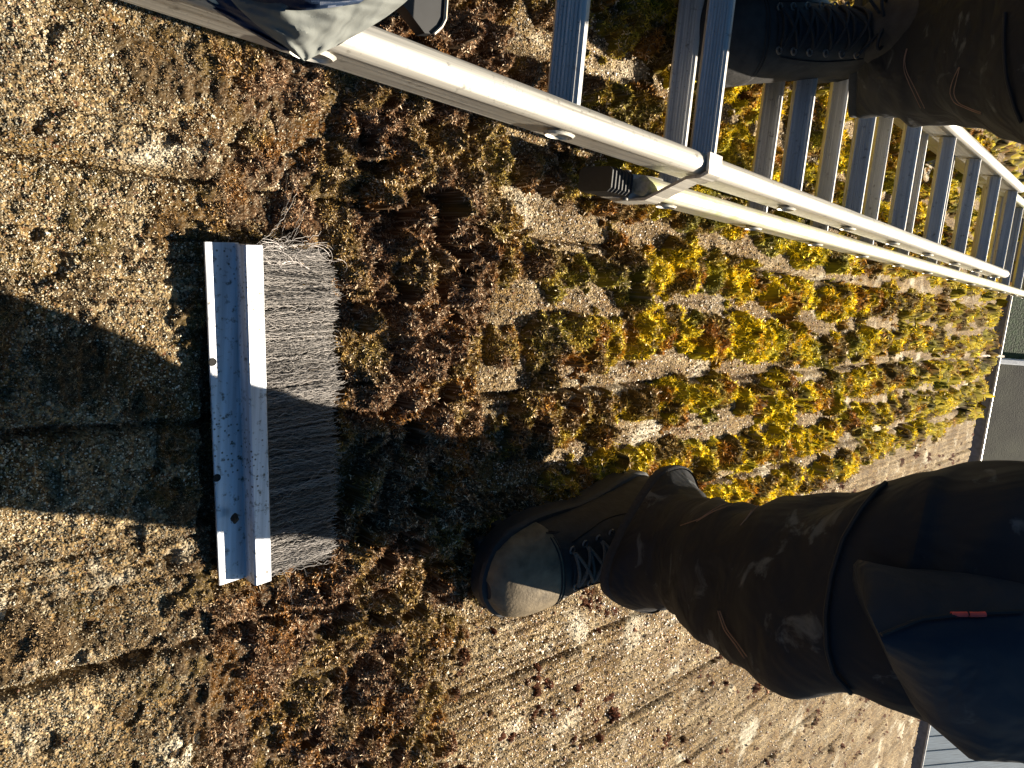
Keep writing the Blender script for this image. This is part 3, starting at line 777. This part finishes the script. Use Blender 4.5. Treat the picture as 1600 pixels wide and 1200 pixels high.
# helpers that put seams and panels on the cloth
tv = [tuple(v) for v in mb.v]; BV = BVHTree.FromPolygons(tv, mb.f)
def hit(px_, py_, lift=.0006):
    d = ray(px_, py_).normalized(); h_ = BV.ray_cast(CAM, d)
    if h_[0] is None: return None
    n = h_[1] if h_[1].dot(d) < 0 else -h_[1]
    return h_[0] + n*lift - d*lift
def seamline(pts, r, m, name, parent=trousers, step=6, lift=.0012, dash=0):
    P = []
    for i in range(len(pts)-1):
        (a, b), (c, d) = pts[i], pts[i+1]; n = max(1, int(math.hypot(c-a, d-b)/step))
        for k in range(n): P.append((a+(c-a)*k/n, b+(d-b)*k/n))
    P.append(pts[-1]); Q = [hit(x, y, lift) for x, y in P]; Q = [q for q in Q if q is not None]
    if len(Q) < 3: print('seam missed', name, pts[0]); return None
    Q = [Q[0]]+[(Q[i-1]+Q[i]*2+Q[i+1])/4 for i in range(1, len(Q)-1)]+[Q[-1]]
    mb = MB(); mb.tube(Q, r, 6); return mb.build(name, m, parent, smooth=True)
seamline([(1385, 757), (1368, 772), (1345, 800), (1318, 845), (1301, 900), (1292, 960), (1292, 1010), (1303, 1050), (1330, 1080)], .0016, MAT['seam'], 'knee_seam')
seamline([(1176, 800), (1168, 812), (1159, 822)], .0004, MAT['thread'], 'stitching')
seamline([(1195, 783), (1178, 800), (1166, 815)], .0004, MAT['thread'], 'stitching')
seamline([(1150, 782), (1120, 795), (1095, 812), (1065, 822)], .0004, MAT['thread'], 'stitching')
seamline([(1145, 790), (1115, 801), (1090, 816)], .0004, MAT['thread'], 'stitching')
seamline([(1124, 955), (1134, 985), (1150, 1005), (1166, 1028)], .0005, MAT['thread'], 'stitching')
seamline([(1127, 955), (1138, 984), (1154, 1004), (1170, 1026)], .0004, MAT['thread'], 'stitching')
for dx in (0, 6):
    seamline([(1418+dx*.2, 76), (1413+dx*.2, 95), (1414+dx*.6, 112), (1424+dx, 135), (1440+dx, 168)], .0004, MAT['thread'], 'stitching')
    seamline([(1500+dx*.2, 105), (1490+dx, 125), (1485+dx, 145), (1492+dx, 160), (1515+dx, 170), (1535, 177-dx*.4)], .0004, MAT['thread'], 'stitching')
seamline([(1572, 20), (1570, 70), (1574, 120), (1586, 165), (1597, 190)], .0016, MAT['seam'], 'knee_seam')
# thigh pocket: a panel following the cloth, standing a little proud of it
def panel(poly_rows, m, name, lift=.006, parent=trousers):
    """poly_rows: list of (left point, right point); a grid projected on the cloth and given thickness"""
    nr = 16; nc = 16; G = []
    for i in range(nr+1):
        t = i/nr*(len(poly_rows)-1); a = int(min(t, len(poly_rows)-2)); f = t-a
        l = [poly_rows[a][0][k]*(1-f)+poly_rows[a+1][0][k]*f for k in (0, 1)]; r = [poly_rows[a][1][k]*(1-f)+poly_rows[a+1][1][k]*f for k in (0, 1)]
        row = []
        for j in range(nc+1):
            s_ = j/nc; e = min(i, nr-i, j, nc-j); lf = lift*(0.15 if e == 0 else .8 if e == 1 else 1)
            row.append(hit(l[0]*(1-s_)+r[0]*s_, l[1]*(1-s_)+r[1]*s_, lf))
        G.append(row)
    # fill misses with the nearest hit extended
    for row in G:
        for j in range(nc+1):
            if row[j] is None:
                c = [q for q in row if q is not None]
                row[j] = min(c, key=lambda q: 0) if c else None
    G = [r for r in G if all(q is not None for q in r)]
    if len(G) < 3: print('panel missed', name); return
    mb = MB(); n = nc+1
    vs = [q for r in G for q in r]; fs = [(i*n+j, i*n+j+1, (i+1)*n+j+1, (i+1)*n+j) for i in range(len(G)-1) for j in range(nc)]
    mb.add(vs, fs); return mb.build(name, m, parent, smooth=True, fix=False)
# knit hem edges
def hem(K, sd):
    r0 = leg(K, sd)[0]; c = Vector((K[0][0], K[0][1], K[0][2])); mb = MB(); rr = []
    for dz, e in ((-.009, .96), (-.008, 1.0), (-.004, 1.012), (.001, 1.012), (.004, .99)):
        rr.append([c+(p-c)*e+Vector((0, 0, dz)) for p in r0])
    mb.loft(rr, cap=False); return mb.build('hem', MAT['hemknit'], trousers, smooth=True)
hem(LK, 1.0); hem(RK, 4.2)
# pocket bag bulging off the thigh (left leg) with its flap edge
pk = MB(); rows = []
outline_top = [(1372, 988), (1440, 962), (1520, 953), (1610, 950), (1700, 948)]
outline_bot = [(1392, 1040), (1432, 1110), (1500, 1172), (1610, 1178), (1700, 1180)]
dep = .44
for k in range(13):
    t = k/12*4; a = min(int(t), 3); f = t-a
    T = [outline_top[a][q]*(1-f)+outline_top[a+1][q]*f for q in (0, 1)]; Bq = [outline_bot[a][q]*(1-f)+outline_bot[a+1][q]*f for q in (0, 1)]
    rng = []
    A_ = atd(T[0], T[1], .342); B_ = atd(Bq[0], Bq[1], .395)
    mid = (A_+B_)/2; ay = (A_-B_)/2; nrm = ay.cross(Vector((1, 0, .6))).normalized()
    if nrm.dot(CAM-mid) < 0: nrm = -nrm
    th_ = .018*min(1, .35+k/4)
    for j in range(24):
        an = 2*math.pi*j/24; cc = math.cos(an); ss = math.sin(an)
        rng.append(mid + ay*(abs(cc)**.7*(1 if cc > 0 else -1)) + nrm*(th_*(1 if ss > 0 else 3.2)*abs(ss)**.8*(1 if ss > 0 else -1)))
    rows.append(rng)
pk.loft(rows); pocket = pk.build('thigh_pocket', MAT['pocket'], trousers, smooth=True)
BV0 = BV; BV = BVHTree.FromPolygons([tuple(v) for v in pk.v], pk.f)
seamline([(1376, 992), (1440, 968), (1520, 960), (1598, 957)], .0011, MAT['seam'], 'pocket_seam', pocket)
for a_, b_ in ((1485, 1510), (1513, 1538)):
    q1 = hit(a_, 962, .0012); q2 = hit(b_, 962, .0012)
    if q1 and q2:
        mb = MB(); mb.tube([q1+(q2-q1)*k/4+Vector((0, 0, .0)) for k in range(5)], .0013, 8)
        mb.build('red_tab', MAT['red'], pocket)
# boots
def boot(toe, heel, up, ankle_h, dark=False, mirror=1):  # dark: shade painted in by darker toe cap and laces
    toe = Vector(toe); heel = Vector(heel); fx = (toe-heel).normalized(); L = (toe-heel).length
    up = (Vector(up)-fx*Vector(up).dot(fx)).normalized(); sy = up.cross(fx)*mirror
    def q(x, y, z): return heel+fx*(x*L)+sy*y+up*z
    root = bpy.data.objects.new('boot', None); COL.objects.link(root); root.parent = person
    # upper: rings along the foot
    hw = [(0.00, .020), (.02, .030), (.10, .038), (.25, .039), (.45, .042), (.60, .047), (.75, .0520), (.86, .0500), (.94, .041), (.985, .024), (1.0, .010)]
    ht = [(0, .075), (.02, .10), (.10, .125), (.25, .135), (.38, .125), (.5, .098), (.62, .078), (.75, .064), (.86, .056), (.94, .047), (.985, .036), (1.0, .028)]
    X = [0, .012, .03, .06, .1, .15, .2, .27, .34, .41, .48, .55, .62, .69, .76, .82, .87, .91, .945, .97, .988, 1.0]
    mb = MB(); rings = []
    for x in X:
        w = float(np.interp(x, *zip(*hw))); h = float(np.interp(x, *zip(*ht))); r = []
        for k in range(28):
            a = 2*math.pi*k/28; c, s_ = math.cos(a), math.sin(a)
            yy = w*(abs(c)**.75)*(1 if c > 0 else -1)
            if s_ >= 0: zz = .020+(h-.020)*(s_**.85) - (.0022*max(0, math.sin((x-.45)*95+1.4*math.sin(yy*60)))*s_ if .44 < x < .74 else 0); yy *= (1-.38*(s_**2)*(1-abs(c))*0)-.30*max(0, zz/.13-.35)
            else: zz = .020+.012*s_
            asym = .004*math.sin(x*3.1)
            r.append(q(x, yy+asym, zz))
        rings.append(r)
    mb.loft(rings); upv = list(mb.v); upf = list(mb.f)
    up_o = mb.build('upper', MAT['leather'], root, smooth=True)
    bv = BVHTree.FromPolygons([tuple(v) for v in upv], upf)
    def onto(x, y, lift=.001):
        o_ = q(x, y, .3); h_ = bv.ray_cast(o_, -up)
        return (h_[0]+up*lift) if h_[0] is not None else q(x, y, .06)
    # shaft and padded collar
    mb = MB(); rr = []
    for z, a, b, cx_ in ((.10, .040, .062, .20), (.13, .043, .060, .205), (.16, .045, .058, .20), (ankle_h, .047, .058, .195), (ankle_h+.004, .043, .054, .195), (ankle_h-.01, .038, .049, .195)):
        rr.append([q(cx_, 0, z)+sy*(a*math.cos(t))+fx*(b*math.sin(t)) for t in [2*math.pi*k/28 for k in range(28)]])
    mb.loft(rr, cap=False); mb.build('shaft', MAT['leather'], root, smooth=True)
    # sole with lugs and a welt
    sw_ = [(0, .024), (.03, .035), (.15, .043), (.35, .038), (.5, .042), (.62, .050), (.76, .0560), (.87, .054), (.95, .043), (1.0, .020), (1.012, .006)]
    mb = MB(); pts = [(x, float(np.interp(x, *zip(*sw_)))) for x in [0, .02, .06, .12, .2, .3, .4, .5, .58, .66, .74, .8, .86, .9, .94, .97, .99, 1.005, 1.012]]
    ring = [(x, y) for x, y in pts]+[(x, -y) for x, y in reversed(pts)]
    rr = []
    for z, e in ((-.004, .97), (.0, 1.0), (.012, 1.0), (.016, 1.02), (.021, 1.015), (.024, .97)):
        rr.append([q(.5+(x-.5)*(e+.0), y*e, z) for x, y in ring])
    mb.loft(rr); so = mb.build('sole', MAT['sole'], root, smooth=True)
    mb = MB()
    for i in range(11):
        xx = .05+.088*i
        if .36 < xx < .47: continue
        w = float(np.interp(xx, *zip(*sw_)))
        for sg in (-1, 1):
            mb = MB(); mb.box(q(xx, sg*w*.60, -.007), .014, w*.72, .010, (fx, sy, up), .001); mb.build('tread_lug', MAT['sole'], so)
    # toe cap: a second skin over the front
    mb = MB(); rr = []
    for x in [.735, .74, .75, .77, .82, .87, .91, .945, .97, .99, 1.003]:
        w = float(np.interp(min(x, 1), *zip(*hw)))+(.0016 if x > .735 else .0004); h = float(np.interp(min(x, 1), *zip(*ht)))+(.0018 if x > .735 else .0004); r = []
        for k in range(25):
            a = -.25+(math.pi+.5)*k/24; c, s_ = math.cos(a), math.sin(a)
            yy = w*(abs(c)**.75)*(1 if c > 0 else -1); zz = .020+(h-.020)*(max(s_, 0)**.85)+(.010*min(s_, 0))
            if s_ >= 0: yy *= 1-.30*max(0, zz/.13-.35)
            xx = x - (.055*(yy/.05)**2 if x < .80 else .055*(yy/.05)**2*max(0, (.9-x)/.1)*(x < .9))*.0
            r.append(q(xx, yy+.004*math.sin(x*3.1), zz))
        rr.append(r)
    mb.loft(rr, closed=False, cap=False); tc = mb.build('toe_cap', MAT['leather' if dark else 'toecap'], root, smooth=True)
    for xx in (.755, .742):
        mb = MB(); P = []
        for k in range(21):
            y = -.050+.100*k/20; w = float(np.interp(xx, *zip(*hw)))
            if abs(y) < w-.001: P.append(onto(xx, y, .0022))
        mb.tube(P, .0011, 5); mb.build('seam', MAT['seam'], tc, smooth=True)
    # tongue
    mb = MB(); rows_ = []
    for i in range(9):
        x = .71-.36*i/8; rows_.append([onto(x, -.017+.034*j/6, .0016+.002*math.sin(math.pi*j/6)) for j in range(7)])
    mb.add([p for r in rows_ for p in r], [(i*7+j, i*7+j+1, (i+1)*7+j+1, (i+1)*7+j) for i in range(8) for j in range(6)])
    mb.build('tongue', MAT['hemknit'], root, smooth=True, fix=False)
    # laces, zigzag with straight bars, eyelets
    XL = [.695, .635, .575, .515, .455, .395]
    mb = MB(); me_ = MB()
    for i, x in enumerate(XL):
        wY = .021+.001*i
        mb.tube([onto(x, -wY+2*wY*j/8, .0042+.002*math.sin(math.pi*j/8)) for j in range(9)], .0021, 6)
        if i < len(XL)-1:
            for sg in (-1, 1):
                mb.tube([onto(x+(XL[i+1]-x)*j/8, sg*(-wY+2*wY*j/8), .0058+.0025*math.sin(math.pi*j/8)) for j in range(9)], .0020, 6)
        for sg in (-1, 1):
            c = onto(x, sg*(wY+.002), .0015)
            me_ = MB(); me_.tube([c+up*.0004+fx*(.0038*math.cos(t))+sy*(.0038*math.sin(t)) for t in [2*math.pi*k/10 for k in range(11)]], .0012, 5); me_.build('eyelet', MAT['eyelet'], up_o, smooth=True)
    x = .36   # bow
    for sg in (-1, 1):
        c = onto(x, 0, .009); lp = []
        for k in range(17):
            t = 2*math.pi*k/16; lp.append(c+sy*(sg*(.022-.022*math.cos(t)))*.62+fx*(.010*math.sin(t)+.006*(1-math.cos(t)))+up*(.003*math.sin(t)))
        mb.tube(lp, .0019, 6)
        mb.tube([c+sy*(sg*.004*k)+fx*(.004*k)-up*(.0012*k) for k in range(9)], .0018, 6)
    mb.build('laces', MAT['seam' if dark else 'lace'], root, smooth=True)
    # side panel seam
    for sg in (-1, 1):
        mb = MB(); mb.tube([onto(.68-.36*k/12, sg*(.030+.004*math.sin(k*.26)), .0012) for k in range(13)], .0009, 5); mb.build('seam', MAT['seam'], up_o, smooth=True)
    return root
boot((.535, -.338, .020), (.835, -.275, .026), (0, 0, 1), .195)
boot((.755, .300, .062), (1.035, .345, .150), (0, 0, 1), .195, True)  # right boot lies in shadow, so its toe cap and laces are coloured darker
# upper body, outside the picture
mb = MB(); tr = []
for (x, z, ra, rb) in ((.735, 1.00, .185, .13), (.73, 1.06, .19, .135), (.70, 1.18, .19, .13), (.66, 1.32, .205, .135), (.61, 1.45, .22, .125), (.585, 1.51, .17, .10), (.575, 1.54, .08, .07)):
    tr.append(ring_at(Vector((x, 0, z)), Vector((0, 1, 0)), Vector((1, 0, .3)).normalized(), ra, rb, 40, .2, .02, z))
mb.loft(tr)
for sg in (-1, 1):
    mb.tube([(.60, sg*.19, 1.45), (.57, sg*.25, 1.36), (.50, sg*.27, 1.20), (.42, sg*.26, 1.10), (.30, sg*.22, 1.02), (.17, sg*.16, .95)], [.06, .062, .055, .05, .046, .04], 16)
mb.build('jacket', MAT['jacket'], person, smooth=True)
bm = bmesh.new(); bmesh.ops.create_uvsphere(bm, u_segments=28, v_segments=20, radius=1)
for v in bm.verts:
    x, y, z = v.co; 
    nx_ = x*.098; ny_ = y*.076; nz_ = z*.118
    if x < -.5 and abs(y) < .25 and -.35 < z < .15: nx_ -= .018*(1-abs(y)/.25)
    if z < -.3: ny_ *= 1-.35*(-z-.3); nx_ *= 1-.10*(-z-.3)
    v.co = Vector((.52+nx_-nz_*.3, ny_, 1.67+nz_))-Vector((.8, 0, .05))
me = bpy.data.meshes.new('head'); bm.to_mesh(me); bm.free(); hd = bpy.data.objects.new('head', me); COL.objects.link(hd); hd.parent = person; me.materials.append(MAT['skin'])
me.polygons.foreach_set('use_smooth', [True]*len(me.polygons))
mb = MB(); mb.tube([(.575, 0, 1.50), (.55, 0, 1.60)], .055, 16); mb.build('neck', MAT['skin'], person, smooth=True)
mb = MB(); mb.loft([ring_at(Vector((.535-.3*z_, 0, 1.68+z_)), Vector((0, 1, 0)), Vector((1, 0, .3)).normalized(), a, b, 28) for z_, a, b in ((.0, .083, .104), (.03, .083, .104), (.07, .073, .092), (.10, .052, .066), (.122, .02, .03))])
mb.build('beanie', MAT['jacket'], person, smooth=True)
for sg in (-1, 1):     # gloved hands near the phone position, palm and five fingers each
    mb = MB(); w0 = Vector((.17, sg*.16, .95)); f0 = Vector((.10, sg*.125, .92))
    mb.tube([w0, (w0+f0)/2, f0], [.030, .038, .036], 12)
    for i, (ln_, off) in enumerate(((.070, -.027), (.080, -.009), (.076, .009), (.060, .026))):
        b0 = f0+Vector((0, off*1.0, .004)); d1 = Vector((-.8, -sg*.35, -.35)).normalized(); d2 = Vector((-.45, -sg*.75, -.3)).normalized()
        mb.tube([b0, b0+d1*ln_*.45, b0+d1*ln_*.45+d2*ln_*.35, b0+d1*ln_*.45+d2*ln_*.6], [.010, .0098, .009, .007], 8)
    b0 = (w0+f0)/2+Vector((0, -sg*.03, .0)); mb.tube([b0, b0+Vector((-.02, -sg*.025, -.01)), b0+Vector((-.045, -sg*.035, -.015))], [.012, .011, .008], 8)
    mb.build('glove', MAT['rubber'], person, smooth=True)
# ------------------------------------------------------------------ fabric bag hanging over the upper stile
bag = empty('fabric_bag', atd(470, -40, .36), label='dark blue grey fabric bag with a pointed folded corner hanging over the ladder stile', cat='bag')
def sheet(rows, th, m, name, parent, amp=.0015, sub=8):
    """rows: grid of (px, py, depth) -> cloth with thickness, smoothly interpolated"""
    R_n = len(rows); C_n = len(rows[0])
    rr = [catmull([list(p) for p in r], sub) for r in rows]; cols = list(zip(*rr)); cols = [catmull([list(p) for p in c], sub) for c in cols]
    nR = len(cols[0]); nC = len(cols); vs = []; bs = []
    for i in range(nR):
        for j in range(nC):
            p = cols[j][i]; w = amp*(math.sin(i*.55+j*.31)+math.sin(j*.73-i*.21)+.6*math.sin(i*1.3-j*.9))
            P = atd(p[0], p[1], p[2]+w); vs.append(P); bs.append(atd(p[0], p[1], p[2]+w+th))
    n = len(vs); fs = [(i*nC+j, i*nC+j+1, (i+1)*nC+j+1, (i+1)*nC+j) for i in range(nR-1) for j in range(nC-1)]
    fs += [tuple(n+k for k in reversed(f)) for f in fs]
    edge = [j for j in range(nC)]+[i*nC+nC-1 for i in range(1, nR)]+[(nR-1)*nC+j for j in range(nC-2, -1, -1)]+[i*nC for i in range(nR-2, 0, -1)]
    for a in range(len(edge)): b = (a+1) % len(edge); fs.append((edge[b], edge[a], n+edge[a], n+edge[b]))
    mb = MB(); mb.add(vs+bs, fs); return mb.build(name, m, parent, smooth=True)
sheet([[(325, -60, .34), (420, -70, .325), (520, -70, .325), (610, -60, .34), (700, -50, .38)],
       [(355, -8, .338), (430, -6, .318), (500, -8, .318), (585, -10, .335), (650, -12, .372)],
       [(384, 24, .340), (425, 22, .322), (485, 20, .322), (560, 16, .34), (628, 8, .374)],
       [(425, 58, .345), (450, 58, .336), (490, 56, .338), (535, 48, .352), (592, 34, .374)],
       [(472, 94, .362), (476, 95, .362), (482, 93, .364), (500, 84, .366), (530, 70, .372)]], .004, MAT['bag'], 'side_panel', bag)
sheet([[(300, -60, .36), (345, -60, .356), (390, -60, .352)], [(318, -5, .362), (350, 0, .358), (392, 4, .350)], [(345, 22, .368), (375, 28, .362), (412, 36, .352)], [(440, 78, .374), (455, 80, .372), (470, 84, .366)]], .003, MAT['bag_shade'], 'under_fold', bag)
sheet([[(372, -60, .325), (470, -60, .305), (580, -60, .325)], [(378, -12, .330), (470, -8, .305), (585, -16, .327)], [(425, 14, .328), (480, 16, .309), (560, 6, .325)]], .003, MAT['bag_shade'], 'top_flap', bag)  # navy here is painted shade, not a second fabric
# black plastic tray under the ladder
tray = empty('plastic_tray', at(650, -20, .05), label='black plastic tray with sunlit rounded edge painted pale between the upper ladder stiles', cat='tray')
mb = MB(); pl = [(600, -60), (700, -60), (698, 0), (696, 30), (690, 42), (678, 53), (664, 52), (640, 20), (615, -10)]
t0 = [at(a, b, .046) for a, b in pl]; t1 = [p+Vector((0, 0, -.012)) for p in t0]; mb.loft([t1, t0]); mb.build('body', MAT['black_plastic'], tray)
mb = MB(); mb.tube([at(a, b, .048) for a, b in ((699, -50), (698, 0), (696, 30), (690, 42), (678, 53))], .0014, 6); mb.build('rim', MAT['sunlit_edge'], tray, smooth=True)  # pale line paints the sun catching the tray edge
for o in bpy.data.objects:
    if '_b' in o: del o['_b']
